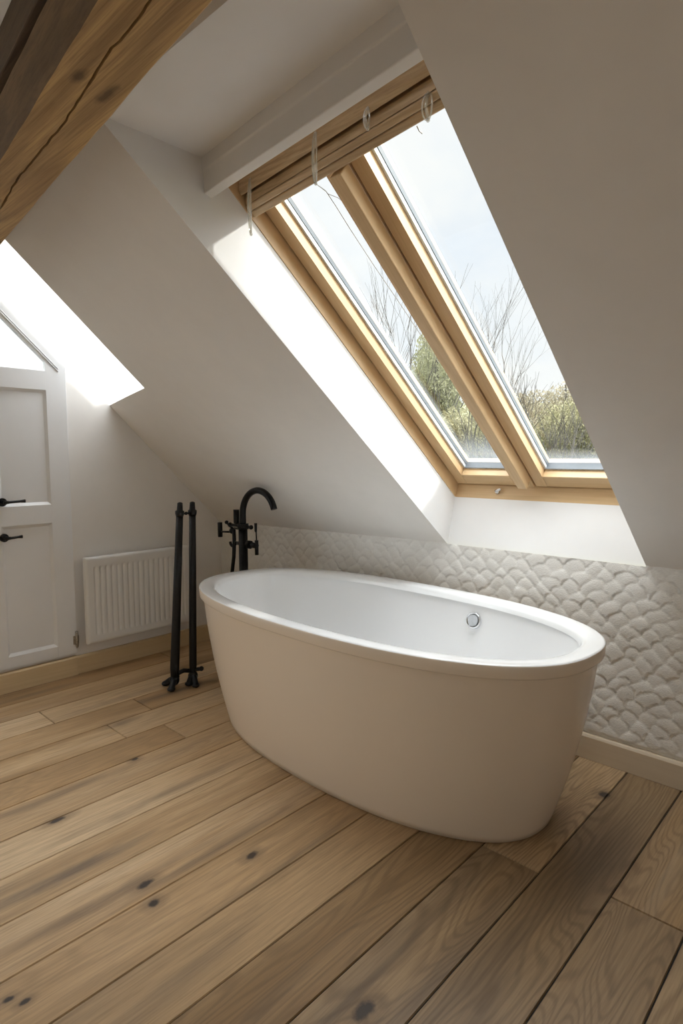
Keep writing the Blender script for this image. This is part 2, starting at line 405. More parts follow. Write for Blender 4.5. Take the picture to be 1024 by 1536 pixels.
# ------------------------------------------------------------------ sloping ceiling with its openings
ce = MB()
def patch(xa, xb, ya, yb, n=12, m=12, rear=False):
    """grid between x = xa..xb and y = ya..yb (ya / yb may be functions of x)"""
    fa = ya if callable(ya) else (lambda x: ya); fb = yb if callable(yb) else (lambda x: yb)
    vs = []; fs = []
    for i in range(n+1):
        x = xa + (xb-xa)*i/n
        for j in range(m+1):
            y = fa(x) + (fb(x)-fa(x))*j/m; vs.append((x, y, zroof(x, y)))
    for i in range(n):
        for j in range(m):
            a = i*(m+1)+j; fs.append((a, a+1, a+m+2, a+m+1))
    ce.add(vs, fs, True)
RID = RY/2
W2X = .500; W2T = -1.38
w2b = lambda x: -.672 - .164*x
SOF_Y = -(1.865-HK)/TAN
patch(0, W2X, 0, w2b); patch(0, W2X, W2T, RID); patch(W2X, XL, 0, RID, 16, 20)
patch(XL, XR, SOF_Y, RID, 2, 4); patch(XR, RX, 0, RID, 4, 4)
patch(0, RX, RID, RY, 16, 12)
ceiling = ce.build('ceiling', M['plaster']); tag(ceiling, kind='structure')

# main skylight reveal (left, right, sill, head soffit)
rv = MB(); OFF = .187; TB = .079; TT = 1.80
def side(x): return [S(x, 0, 0), S(x, TB, OFF), S(x, TT, OFF), (x, SOF_Y-.12, HK + TAN*(-SOF_Y+.12))]
rv.poly(side(XL)); rv.poly(side(XR))
rv.quad(S(XL, 0, 0), S(XR, 0, 0), S(XR, TB, OFF), S(XL, TB, OFF))
for xx in (XL, XR): rv.quad(S(xx, TB, OFF), S(xx, TT, OFF), S(xx, TT, .31), S(xx, TB, .31)) if False else None
rv.build('trim_1', M['reveal']); tag(bpy.data.objects['trim_1'], kind='structure')
SK = -.107                                    # the old lintel and beams do not run quite square to the gable
def sk(x): return SK*(x-XL)
so = MB(); so.quad((XL, SOF_Y, 1.865), (XR, SOF_Y, 1.865), (XR, -1.15+sk(XR), 1.865), (XL, -1.15, 1.865)); so.build('trim_2', M['reveal']); tag(bpy.data.objects['trim_2'], kind='structure')
ln = MB()
sec = [(-1.1865, 1.868), (-1.186, 1.832), (-1.1825, 1.829), (-1.181, 1.777), (-1.158, 1.7705), (-1.150, 1.868)]
ln.prism([(XL, y, z) for y, z in sec], [(XR, y+sk(XR), z) for y, z in sec])
ln.build('trim_3', M['lintel'], bevel=.002); tag(bpy.data.objects['trim_3'], kind='structure')

# second skylight (left, beside the gable): reveal and white frame
w2 = MB()
def n2(x, y, off):                            # outwards from the warped slope near the gable
    s = 1/math.sqrt(1+.9*.9); return (x, y + off*.9*s, zroof(x, y) + off*s)
O2 = .26; W2T = -1.38
yb0, y_b1 = w2b(0), w2b(W2X)
yo0, yo1 = yb0 + .235, y_b1 + .235           # the sill runs out level, so the opening is longer at the pane
w2.add([n2(0,yb0,0), n2(0,W2T,0), n2(0,W2T,O2), n2(0,yo0-.13,O2)], [(0,1,2,3)])
W2P = .33                                      # unseen right reveal splayed to a narrower pane, shaped to cut sun spill
w2.add([n2(W2X,y_b1,0), n2(W2X,W2T,0), n2(W2P,W2T,O2), n2(W2P,yo1-.13,O2)], [(0,1,2,3)])
w2.quad(n2(0,yb0,0), n2(W2X,y_b1,0), n2(W2P,yo1-.13,O2), n2(0,yo0-.13,O2))
w2.quad(n2(0,W2T,0), n2(W2X,W2T,0), n2(W2P,W2T,O2), n2(0,W2T,O2))
tag(w2.build('trim_4', M['reveal']), kind='structure')
yb0, yb1 = yo0 - .13, yo1 - .13
W2O = W2X; W2X = W2P
win2 = empty('window_2', n2(W2X/2, -1.2, O2), kind='structure')
fm = MB()
def bar2(xa, ya, xb, yb, w):
    pass
F = .045
for (xa, xb, ya, yb) in ((0, F, yb0, W2T), (W2X-F, W2X, yb1, W2T), (F, W2X-F, None, None), (F, W2X-F, W2T+F, W2T)):
    cs = ((xa, ya), (xb, ya), (xb, yb), (xa, yb)) if ya is not None else ((0, yb0+.01), (W2X, yb1+.01), (W2X, yb1-F), (0, yb0-F))
    vs = [n2(x, y, o) for o in (O2-.002, O2+.04) for (x, y) in cs]
    fm.add(vs, [(0,1,2,3),(4,5,6,7),(0,1,5,4),(1,2,6,5),(2,3,7,6),(3,0,4,7)])
fm.build('window_frame', M['paint'], win2)
gm = MB(); gm.quad(n2(0, yb0, O2+.03), n2(W2X, yb1, O2+.03), n2(W2X, W2T, O2+.03), n2(0, W2T, O2+.03)); gm.build('pane', M['glass'], win2)

# outer roof skin, so that daylight only enters through the panes
rf = MB()
E0, E1 = .34, -RY + .0
def O(x, t_): return S(x, t_, .35)
TM = 2.85
for (xa, xb, ta, tb) in ((.7, 1.55, -.5, TM), (2.44, RX+.3, -.5, TM), (1.55, 2.44, -.5, .03), (1.55, 2.44, 1.76, TM)):
    rf.quad(O(xa, ta), O(xb, ta), O(xb, tb), O(xa, tb))
tag(rf.build('trim_6', M['roof']), kind='structure')

# ------------------------------------------------------------------ main skylight window
win = empty('window_1', S(1.99, .8, .24), kind='structure')
def B(x0, x1, t0, t1, o0, o1):
    m = MB(); m.box((x0, t0, o0), (x1, t1, o1), lambda p: S(*p)); return m
fr = MB()
def slabx(x0, x1, sec):                       # section in (t, off), swept in x
    fr.prism([S(x0, a, b) for a, b in sec], [S(x1, a, b) for a, b in sec])
for m_ in (B(1.560, 1.603, .03, 1.78, OFF, .35), B(2.377, 2.420, .03, 1.78, OFF, .35), B(1.56, 2.42, 1.74, 1.78, OFF, .35)):
    fr.add(m_.v, m_.f)
fr.build('window_frame', M['pine'], win, bevel=.0015)
fr = MB()
slabx(1.603, 2.377, [(.078, OFF), (.099, .238), (.099, .35), (.03, .35), (.03, OFF+.02)])
fr.build('frame_sill', M['pinex'], win, bevel=.0015)
hd = MB()
hd.add(*(lambda q: (q.v, q.f))(B(1.56, 2.42, 1.50, 1.74, .245, .35))); hd.build('frame_head', M['pinex'], win, bevel=.002)
mu = MB(); mu.add(*(lambda q: (q.v, q.f))(B(1.914, 1.952, .152, 1.459, .190, .236))); mu.add(*(lambda q: (q.v, q.f))(B(1.917, 1.949, .099, 1.74, .236, .35)))
mu.build('mullion', M['pine'], win, bevel=.003)
def sash(x0, x1, il, ir, gmat):
    t0, t1, o0, o1 = .106, 1.68, .238, .325; ti = .168
    m = MB()
    for (a, b, c, d) in ((x0, il, t0, t1), (ir, x1, t0, t1), (il, ir, t1-.06, t1)): q = B(a, b, c, d, o0, o1); m.add(q.v, q.f)
    s_ = m.build('sash', M['pine'], win, bevel=.0025)
    m = MB(); q = B(il, ir, t0, ti, o0, o1); m.add(q.v, q.f); m.build('sash_rail', M['pinex'], s_, bevel=.0025)
    m = MB(); w = .008
    for (a, b, c, d) in ((il, il+w, ti, t1-.06), (ir-w, ir, ti, t1-.06), (il+w, ir-w, ti, ti+w*.8)):
        q = B(a, b, c, d, .272, .3005); m.add(q.v, q.f)
    m.build('glazing_bead', M['gasket'], s_, bevel=.002)
    m = MB(); q = B(il+w, il+w+.002, ti+w, t1-.06, .285, .299); m.add(q.v, q.f)
    q = B(il+w, ir-w, ti+w*.8, ti+w*.8+.0022, .270, .299); m.add(q.v, q.f)
    m.build('seal', M['seal'], s_)
    # pane: its own axes so that the condensation follows the glass
    me = bpy.data.meshes.new('pane'); W_, L_ = ir-il, t1-.06-ti
    d = .005
    me.from_pydata([(0,0,0),(W_,0,0),(W_,L_,0),(0,L_,0),(0,0,d),(W_,0,d),(W_,L_,d),(0,L_,d)], [], [(3,2,1,0),(4,5,6,7),(0,1,5,4),(1,2,6,5),(2,3,7,6),(3,0,4,7)]); me.update()
    o = bpy.data.objects.new('pane', me); COL.objects.link(o); me.materials.append(gmat)
    o.parent = s_
    o.matrix_parent_inverse = Matrix.Identity(4)
    base = Vector(S(il, ti, .3005)); rot = Matrix(((1, 0, 0), (0, -CA, SA), (0, SA, CA))).to_4x4()
    # s_ itself sits at the origin of its parent's inverse, so world = local here
    o.matrix_local = Matrix.Translation(base) @ rot
    return s_
sash(1.608, 1.912, 1.653, 1.868, M['glassL']); sash(1.957, 2.372, 2.001, 2.328, M['glassR'])
ct = MB(); c0 = Vector(S(1.795, .088, .212)); nrm = Vector((0, CA, SA)); nrm = Vector((0, -CA*.92, SA+.1)).normalized()
ct.tube([c0, c0+nrm*.012], .009, 14); ct.tube([c0+nrm*.012+Vector((-.006,0,-.002)), c0+nrm*.014+Vector((.012, 0, .004))], .0055, 10); ct.sphere(c0+nrm*.014+Vector((.013,0,.004)), .007)
ct.build('catch', M['chrome'], win)

# ------------------------------------------------------------------ wooden blind bunched up at the head of the skylight
bl = empty('wooden_blind', S(1.99, 1.5, .2), 'wooden blind pulled up to the top of the skylight under the white lintel', 'blind')
def sw(sec, name, mat, bevel=.003, xa=1.603, xb=2.376, parent=None):
    m = MB(); k = .080
    m.prism([S(xa, a, b) for a, b in sec], [S(xb, a+k*(xb-xa), b) for a, b in sec])
    return m.build(name, mat, parent or bl, bevel=bevel, seg=3)
sw([(1.504, .202), (1.516, .205), (1.536, .230), (1.545, .245), (1.506, .245)], 'headrail', M['blind'], .002)
sw([(1.480, .193), (1.496, .212), (1.498, .245), (1.480, .245)], 'slat', M['blind'], .002, 1.606)
sw([(1.461, .189), (1.4785, .191), (1.4785, .244), (1.461, .244)], 'slat', M['blind'], .004, 1.605)
sw([(1.440, .192), (1.4592, .193), (1.4592, .242), (1.436, .242)], 'bottom_rail', M['blind'], .004, 1.607)
def bS(x, a, b): return S(x, a + .080*(x-1.603), b)
ends = []
for (x, a, o, dz, wd) in ((1.676, 1.534, .200, .142, .006), (1.949, 1.562, .192, .112, .007), (2.100, 1.556, .198, .042, .008), (2.244, 1.531, .196, .052, .012)):
    p = Vector(S(x, a, o)); m = MB(); pts = []      # clear loop hanging plumb in front of the slats
    for i in range(29):
        u = 2*PI*i/28; c_ = math.cos(u)
        pts.append(p + Vector((wd*math.sin(u), -.004*abs(math.sin(u)), -dz*(1-c_)/2)))
    m.tube(pts, .0021, 8, caps=False)
    m.tube([p + Vector((.001, -.003, -.004)), p + Vector((-.002, -.006, -dz*.5)), p + Vector((.001, -.002, -dz*.97))], .0034, 8)
    m.sphere(p + Vector((0, 0, -dz)), .0042, 8, 6); m.sphere(p, .004, 8, 6)
    m.build('tie', M['plastic'], bl); ends.append(p + Vector((0, 0, -dz)))
m = MB(); m.tube([ends[1], S(1.871, 1.428, .205), S(1.850, 1.372, .230), S(1.832, 1.29, .25), S(1.825, 1.158, .262), S(1.833, 1.016, .262), S(1.838, .886, .262), S(1.842, .76, .262)], .0010, 6)
m.tube([S(1.868, 1.42, .208), S(1.866, 1.39, .235), S(1.869, 1.355, .25), S(1.876, 1.31, .255)], .0007, 6)
m.build('cord', M['cord'], bl)
m = MB(); m.tube([bS(2.186, 1.435, .2), bS(2.186, 1.424, .2), bS(2.190, 1.416, .2)], .0013, 6); m.build('hook', M['nickel'], bl)

# ------------------------------------------------------------------ oak beam and the dark timber over it
def beam_line(x, y0): return y0 + SK*(x-1.5)
YF, YN = -1.526, -1.650                       # far / near lower edges at x = 1.5
ZB = 1.72; ZT = 1.842
t_knots = [((1.715, -1.592, ZB), .055, .022), ((1.80, -1.565, ZB), .05, .022), ((1.22, -1.55, ZB), .02, .012)]
ob = empty('oak_beam', (2.2, beam_line(2.2, -1.588), ZB), 'sawn pale oak beam with a long dark crack running along its underside', 'beam', kind='thing')
CR = [(.0, .52), (.9, .53), (1.25, .49), (1.30, .467), (1.50, .41), (1.52, .435), (1.683, .456), (1.80, .492), (1.82, .475), (1.954, .456), (2.058, .417), (2.07, .44), (2.111, .455), (2.2, .452), (2.6, .38), (4.5, .4)]
def crack(x):
    for (a, u), (b, w) in zip(CR[:-1], CR[1:]):
        if a <= x <= b: return u + (w-u)*(x-a)/(b-a)
    return .4
N_ = 330; rings = []
for i in range(N_+1):
    x = 0 + 4.4*i/N_
    wv = lambda s: .004*mnoise.noise(Vector((x*2.3, s*9.1, .3))) + .0015*mnoise.noise(Vector((x*11, s*3.1, 1.3)))
    yf = beam_line(x, YF) + wv(1); yn = beam_line(x, YN) + wv(2)
    c0 = crack(x) + .018*mnoise.noise(Vector((x*30, 0, 0))); hw = (.0022 + .0018*mnoise.noise(Vector((x*14, 5, 0))))/.124
    def at(s, dz=0): return (x, yn + (yf-yn)*s, ZB + dz + .0015*mnoise.noise(Vector((x*5, s*3, 7))))
    e = .05
    ring = [at(e*.35, e*.02), at(e), at((c0-hw+e)/2), at(c0-hw), at(c0-hw*.7, .012), at(c0+hw*.7, .012), at(c0+hw), at((c0+hw+1-e)/2), at(1-e), at(1-e*.2, .005)]
    ring += [(x, yf, ZB+.02), (x, yf+.001, ZT-.004), (x, yf-.004, ZT), (x, yn+.004, ZT), (x, yn, ZT-.004), (x, yn-.001, ZB+.016)]
    rings.append(ring)
m = MB(); m.loops(rings, smooth=False)
M['beamside'] = wood('shaded_beam_side', 'x', (.17, .105, .05), (.07, .04, .018), (.23, .145, .07), .8, 1.0, bump=.35, streak=.9)  # shade of the beam's sides painted into the wood colour
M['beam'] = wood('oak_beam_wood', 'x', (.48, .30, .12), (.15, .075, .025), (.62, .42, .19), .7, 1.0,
                 knots=[((1.945, -1.662, ZB), .030, .012), ((1.93, -1.607, ZB), .045, .011), ((1.31, -1.585, ZB), .02, .008)], bump=.35, streak=1.15)
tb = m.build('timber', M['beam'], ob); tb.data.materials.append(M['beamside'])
for pg in tb.data.polygons:                   # the sides take the oak darkened for shade, the underside stays pale
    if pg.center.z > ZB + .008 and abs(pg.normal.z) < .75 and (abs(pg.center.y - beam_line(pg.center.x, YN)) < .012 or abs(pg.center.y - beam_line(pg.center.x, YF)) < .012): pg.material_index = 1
M['beamdark'] = wood('dark_beam_wood', 'x', (.10, .062, .032), (.045, .027, .014), (.14, .09, .05), .75, 1.0, bump=.3, streak=.8)
m = MB(); rings = []
for i in range(60):
    x = 4.4*i/59; y0 = beam_line(x, -1.655) + .004*mnoise.noise(Vector((x*2, 4, 0))); y1 = y0 + .10
    rings.append([(x, y0, 1.862), (x, y1, 1.862), (x, y1, 1.93), (x, y0, 1.946)])
m.loops(rings, smooth=False)
tag(m.build('dark_timber', M['beamdark'], bevel=.003), 'dark brown timber lying just above the pale oak beam, top left corner', 'beam', kind='thing')

# ------------------------------------------------------------------ skirtings
def skirt(name, mat, sec, a, b, axis):
    m = MB()
    if axis == 'x': m.prism([(a, -y, z) for y, z in sec], [(b, -y, z) for y, z in sec])
    else: m.prism([(y, a, z) for y, z in sec], [(y, b, z) for y, z in sec])
    return tag(m.build(name, mat, bevel=.0015), kind='structure')
sec = [(0, 0), (.018, 0), (.018, .082), (.013, .091), (0, .092)]
skirt('baseboard_back', M['skirtx'], sec, .018, RX, 'x')
skirt('baseboard_left', M['skirt'], sec, -.001, -.898, 'y')
sec2 = [(0, 0), (.026, 0), (.026, .088), (.021, .096), (0, .096)]
skirt('baseboard_door', M['skirt'], sec2, -.8985, RY, 'y')

# ------------------------------------------------------------------ panelled door in the gable with a top cut to the roof slope
dr = empty('door_1', (.01, -1.1, .11), kind='structure')
DY0, DY1 = -.897, -1.325; XF = .022
gz = lambda y: .69 + .979*abs(y) - .012      # follows the gable
P0, P1 = -.990, -1.214                        # panel right / left edges
fr = MB()
def dbox(y0, y1, z0, z1, x0=.002, x1=XF): fr.box((x0, min(y0, y1), z0), (x1, max(y0, y1), z1))
# stiles, rails; the right stile is cut along the slope
fr.prism([(.002, DY0, .112), (.002, P0, .112), (.002, P0, gz(P0)), (.002, DY0, gz(DY0))], [(XF, DY0, .112), (XF, P0, .112), (XF, P0, gz(P0)), (XF, DY0, gz(DY0))])
fr.prism([(.002, P1, .112), (.002, DY1, .112), (.002, DY1, gz(DY1)), (.002, P1, gz(P1))], [(XF, P1, .112), (XF, DY1, .112), (XF, DY1, gz(DY1)), (XF, P1, gz(P1))])
dbox(P0, P1, .112, .166); dbox(P0, P1, .772, .862); dbox(P0, P1, 1.398, 1.488)
fr.prism([(.002, P0, gz(P0)), (.002, P0, gz(P0)-.118), (.002, P1, gz(P1)-.118), (.002, P1, gz(P1))], [(XF, P0, gz(P0)), (XF, P0, gz(P0)-.118), (XF, P1, gz(P1)-.118), (XF, P1, gz(P1))])
fr.build('door_frame', M['paint'], dr, bevel=.0015)
def panel(pts, name):
    m = MB(); m.poly([(.010, y, z) for y, z in pts]); o = m.build(name, M['paint'], dr)
    # chamfered moulding round the panel
    c = Vector((sum(p[0] for p in pts)/len(pts), sum(p[1] for p in pts)/len(pts)))
    n = len(pts); m = MB()
    def inset(d):
        out = []
        for i in range(n):
            p = Vector(pts[i]); e0 = (p-Vector(pts[i-1])).normalized(); e1 = (Vector(pts[(i+1) % n])-p).normalized()
            n0 = Vector((-e0.y, e0.x)); n1 = Vector((-e1.y, e1.x))
            if n0.dot(c-p) < 0: n0 = -n0
            if n1.dot(c-p) < 0: n1 = -n1
            k = (n0+n1)/(1+n0.dot(n1)); out.append(p + k*d)
        return out
    a, b = inset(0), inset(.013)
    for i in range(n):
        j = (i+1) % n
        m.quad((XF-.001, *a[i]), (XF-.001, *a[j]), (.0105, *b[j]), (.0105, *b[i]))
    m.build('panel_moulding', M['paint'], o)
    return o
panel([(P0, .166), (P1, .166), (P1, .772), (P0, .772)], 'panel')
panel([(P0, .862), (P1, .862), (P1, 1.398), (P0, 1.398)], 'panel')
m = MB(); m.prism([(.006, P0, 1.488), (.006, P1, 1.488), (.006, P1, gz(P1)-.118), (.006, P0, gz(P0)-.118)], [(.010, P0, 1.488), (.010, P1, 1.488), (.010, P1, gz(P1)-.118), (.010, P0, gz(P0)-.118)]); m.build('top_light', M['glass'], dr)
m = MB()                                      # slanting bead on the top rail, reaching down onto the stile
k = .979; ya, yb = -.932, -1.325
za = 1.490
for dz, r in ((0, .0035), (.012, .0028)):
    m.tube([(XF+.002, ya, za+dz), (XF+.002, yb, za + (abs(yb)-abs(ya))*k*1.0 + dz)], r, 8)
m.build('bead', M['paint'], dr)
for zz, ln_, tip in ((.884, .085, 0), (.722, .065, 1)):
    m = MB(); yc = -1.205
    m.tube([(XF, yc, zz), (XF+.008, yc, zz)], .019, 18); m.tube([(XF+.008, yc, zz), (XF+.035, yc, zz)], .010, 12)
    m.tube([(XF+.034, yc-.006, zz), (XF+.038, yc+.02, zz+.001), (XF+.038, yc+ln_*.75, zz+.003), (XF+.036, yc+ln_, zz+.003)], [.010, .006, .0055, .008], 12)
    m.build('door_handle', M['iron'], dr)
m = MB(); m.tube([(.026, -.899, .150), (.026, -.899, .212)], .008, 10); m.sphere((.026, -.899, .218), .008); m.sphere((.026, -.899, .145), .007)
m.box((.020, -.915, .158), (.0265, -.888, .200)); m.build('hinge', M['nickel'], dr, bevel=.001)

# ------------------------------------------------------------------ radiator
rd = empty('radiator', (.06, -.57, .155), 'white ribbed panel radiator on the gable wall behind the black pipes', 'radiator')
RY0, RY1, RZ0, RZ1, RXF = -.867, -.272, .155, .592, .082
m = MB(); prof = []
nr = 18; y = RY0
def face(y, z):
    e = min((y-RY0), (RY1-y), (z-RZ0), (RZ1-z)); r = .014
    d = r - math.sqrt(max(r*r - max(r-e, 0)**2, 0))
    ry0, ry1, rz0, rz1 = RY0+.034, RY1-.030, RZ0+.040, RZ1-.045
    g = 0
    if ry0 < y < ry1 and rz0 < z < rz1:
        u = (y-ry0)/(ry1-ry0)*nr; ph = abs((u % 1)-.5)*2
        ez = min(1, min(z-rz0, rz1-z)/.014)
        g = .007*ez*(1 - max(0, (ph-.45)/.55)**2 if ph > .45 else 1) * (0 if ph > .98 else 1)
        g = .006*ez*max(0, 1-(ph/.55)**2)
    return RXF - d - g*.9
yy = np.linspace(RY0, RY1, 225); zz = [RZ0+v for v in (0, .001, .003, .006, .010, .014, .025, .038)] + list(np.linspace(RZ0+.041, RZ0+.060, 8)) + list(np.linspace(RZ0+.08, RZ1-.08, 6)) + list(np.linspace(RZ1-.064, RZ1-.044, 8)) + [RZ1-v for v in (.03, .014, .010, .006, .003, .001, 0)]
m.loops([[(face(y, z), y, z) for z in zz] for y in yy], smooth=True, close=False)
m.build('front_panel', M['rad'], rd)
m = MB()
m.box((.052, RY0, RZ0), (.068, RY1, RZ1)); m.build('back_panel', M['rad'], rd, bevel=.004)
m = MB(); m.box((.028, RY0+.01, RZ0+.01), (.052, RY1-.01, RZ1-.008)); m.build('convector', M['rad'], rd, bevel=.003)
for y in (-.75, -.39):
    m = MB(); m.box((0.0, y-.012, .25), (.03, y+.012, .53)); m.build('bracket', M['rad'], rd)
m = MB(); m.tube([(.05, RY1-.02, .175), (.05, RY1+.02, .175), (.05, RY1+.028, .165), (.05, RY1+.028, 0.0)], .009, 10); m.tube([(.05, RY1+.028, .15), (.05, RY1+.028, .215)], .014, 12)
m.build('valve', M['chrome'], rd)

# ------------------------------------------------------------------ freestanding bath
TC = Vector((1.582, -.5015)); TA, TBB, TH = .829, .403, .560; ROT = -.021; NEXP = 2.435
def ring(a, b, z, n=128, ex=NEXP, cx=0, cy=0):
    out = []
    for i in range(n):
        u = 2*PI*i/n; c_, s_ = math.cos(u), math.sin(u)
        x = a*math.copysign(abs(c_)**(2/ex), c_) + cx; y = b*math.copysign(abs(s_)**(2/ex), s_) + cy
        out.append((TC.x + x*math.cos(ROT) - y*math.sin(ROT), TC.y + x*math.sin(ROT) + y*math.cos(ROT), z))
    return out
tub = empty('bathtub', (TC.x, TC.y, 0), 'large white freestanding oval bath with a rolled flat rim on the oak floor', 'bathtub')
def lerp(a, b, u): return a + (b-a)*u
m = MB(); rs = []
bz = [(0, 0), (.0, .0)]
for z, f_ in ((0.002, -.020), (.006, -.010), (.016, 0.0), (.035, .012), (.07, .035)):
    pass
BA, BB = .700, .318
prof = []
for i in range(26):
    u = i/25; z = .004 + u*(TH-.037-.004)
    g = .42*u + .58*(1-(1-u)**2.0)            # belly: swells quickly near the floor, then almost straight
    prof.append((lerp(BA, TA-.016, g), lerp(BB, TBB-.016, g), z))
rs = [ring(BA-.02, BB-.02, .0, ex=2.3), ring(BA-.008, BB-.008, .001, ex=2.3)] + [ring(a, b, z, ex=lerp(2.3, NEXP, i/25)) for i, (a, b, z) in enumerate(prof)]
m.loops(rs); m.add(rs[0], [tuple(range(128))]); m.build('outer_shell', M['shell'], tub)
m = MB()
rp = [(-.020, TH-.039), (-.004, TH-.039), (-.0015, TH-.037), (-.001, TH-.034), (0.0008, TH-.007), (-.0006, TH-.003), (-.003, TH-.0006), (-.007, TH), (-.030, TH), (-.046, TH-.0008), (-.054, TH-.003), (-.060, TH-.007), (-.064, TH-.014), (-.068, TH-.026)]
m.loops([ring(TA+d, TBB+d, z) for d, z in rp[5:]]); m.build('rim', M['acrylic'], tub)
m = MB(); m.loops([ring(TA+d, TBB+d, z) for d, z in rp[:6]]); m.build('rim_band', M['shell'], tub)
m = MB(); rs = []
for i in range(22):
    u = i/21; z = TH-.022 - u*.40
    g = 1-(1-u)**1.0
    d = -.068 - .10*(u**1.3) - (.06*max(0, (u-.8)/.2)**2)
    rs.append(ring(TA + d - .05*u, TBB + d*.85, z, ex=NEXP))
rs.append(ring(TA-.36, TBB-.28, TH-.43)); rs.append(ring(TA-.6, TBB-.35, TH-.434))
m.loops(rs); m.add(rs[-1], [tuple(range(128))]); m.build('basin', M['acrylic'], tub)
# overflow on the inner far wall
m = MB(); oc = Vector((1.842, -.188, .475)); on = Vector((-.04, -.965, .26)).normalized()
bx = on.orthogonal().normalized(); by = on.cross(bx)
def disc(m, c, r0, r1, h0, h1, n=28):
    A = [c + on*h0 + (bx*math.cos(2*PI*k/n) + by*math.sin(2*PI*k/n))*r0 for k in range(n)]; Bq = [c + on*h1 + (bx*math.cos(2*PI*k/n) + by*math.sin(2*PI*k/n))*r1 for k in range(n)]
    m.loops([A, Bq]); return A, Bq
disc(m, oc, .031, .031, -.02, .004); a_, b_ = disc(m, oc, .031, .028, .004, .007); a_, b_ = disc(m, oc, .028, .024, .007, .003)
ov = m.build('overflow_ring', M['chrome'], tub)
m = MB(); a_, b_ = disc(m, oc, .0215, .0215, .000, .007); m.add(b_, [tuple(range(28))]); m.build('overflow_cap', M['steel'], ov)

# ------------------------------------------------------------------ floor-standing bath tap
TX, TY = .600, -.300
tp = empty('bath_tap', (TX, TY, 0), 'black floor-standing bath tap with a swan neck spout behind the bath', 'tap')
m = MB(); m.tube([(TX, TY, 0), (TX, TY, .012)], .05, 24); m.build('floor_plate', M['black'], tp, bevel=.002)
m = MB(); m.tube([(TX, TY, .01), (TX, TY, .745)], .0225, 20); m.build('riser', M['black'], tp)
m = MB(); pts = [(TX, TY, .735), (TX, TY, .77)]
for i in range(25):
    a = PI - (PI - math.radians(18))*i/24; pts.append((TX + .122 + .122*math.cos(a), TY, .803 + .122*math.sin(a)))
m.tube(pts, [.0165]*2 + [.0160]*24 + [.0155], 16); m.build('spout', M['black'], tp)
m = MB(); m.tube([(TX-.105, TY, .742), (TX+.062, TY, .742)], .0075, 12); m.sphere((TX-.105, TY, .742), .0125); m.sphere((TX+.064, TY, .742), .0115)
m.tube([(TX, TY, .728), (TX, TY, .756)], .028, 20); m.tube([(TX-.05, TY-.015, .730), (TX+.03, TY-.02, .730)], .005, 8); m.build('cradle', M['black'], tp)
m = MB(); m.tube([(TX-.052, TY, .750), (TX-.052, TY, .757), (TX-.052, TY, .822)], [.010, .0145, .0150], 16); m.build('hand_shower', M['black'], tp)
m = MB(); m.tube([(TX, TY, .655), (TX+.055, TY, .655)], .010, 12); m.tube([(TX+.030, TY, .655), (TX+.058, TY, .655)], .020, 16); m.tube([(TX+.058, TY, .655), (TX+.105, TY, .655)], .014, 14)
m.tube([(TX+.105, TY, .610), (TX+.105, TY, .682)], .0095, 12); m.tube([(TX+.105, TY, .68), (TX+.103, TY, .72), (TX+.100, TY, .725), (TX+.100, TY, .765)], [.0035, .0035, .006, .0075], 10)
m.build('tap_lever', M['black'], tp)
m = MB(); m.tube([(TX, TY, .655), (TX-.045, TY, .653)], .0095, 12)
hk = [(TX-.045, TY, .653)] + [(TX-.085 + .022*math.cos(a), TY, .655 + .022*math.sin(a)) for a in np.linspace(0, -PI, 9)]
m.tube(hk, .007, 10); m.build('hose_hook', M['black'], tp)
m = MB(); m.tube([(TX-.075, TY, .722), (TX-.073, TY, .66), (TX-.079, TY, .58), (TX-.095, TY, .50), (TX-.115, TY-.01, .38), (TX-.12, TY-.02, .22), (TX-.09, TY-.02, .10), (TX-.04, TY-.01, .06), (TX-.01, TY, .09)], .0095, 12)
m.build('hose', M['black'], tp)
m = MB(); m.tube([(TX-.075, TY, .722), (TX-.11, TY, .735), (TX-.135, TY, .752)], .005, 8); m.sphere((TX-.135, TY, .752), .010)
m.tube([(TX-.10, TY, .705), (TX-.185, TY, .700)], .0045, 8); m.sphere((TX-.088, TY, .712), .016)
m.build('valve_arm', M['black'], tp)
m = MB(); m.tube([(TX-.192, TY, .672), (TX-.192, TY, .748)], .0125, 12); m.build('side_lever', M['black'], tp)
m = MB(); m.tube([(TX-.210, TY, .678), (TX-.210, TY, .744)], .004, 8); m.build('side_lever_trim', M['nickel'], tp)

# ------------------------------------------------------------------ pair of standing pipes
sp = empty('bath_standpipes', (.54, -.61, 0), 'pair of tall thin black standing pipes on clawed feet beside the bath', 'standpipe')
A0, A1 = Vector((.527, -.662, .045)), Vector((.556, -.626, .862)); B0_, B1_ = Vector((.545, -.572, .045)), Vector((.546, -.553, .860))
for a, b, r0 in ((A0, A1, .0215), (B0_, B1_, .0180)):
    m = MB(); d = (b-a)
    m.tube([a + d*u for u in (0, .06, .12, .5, .95)], [r0*.8, r0, r0, lerp(r0, .0165, .5), .0160], 16); o = m.build('pole', M['iron'], sp)
    m = MB(); m.tube([a + d*.94, a + d*.955, a + d*.97, a + d*.975, a + d*1.0, a+d*1.015], [.017, .0205, .0205, .014, .0125, .012], 16); m.sphere(b + d*.012, .0125, sc=(1, 1, .6)); m.build('cap', M['iron'], o)
m = MB(); ua, ub = A0.lerp(A1, .955), B0_.lerp(B1_, .955); m.tube([ua, ub], .005, 10); m.sphere(ua.lerp(ub, .5), .008); m.build('cross_tie', M['iron'], sp)
m = MB(); la, lb = A0.lerp(A1, .02), B0_.lerp(B1_, .02); m.tube([la, la.lerp(lb, .5)+Vector((0, 0, .012)), lb], .0105, 10); m.tube([lb + Vector((0, 0, .005)), lb + Vector((.030, .022, .012))], .009, 10); m.sphere(lb + Vector((.034, .025, .013)), .012)
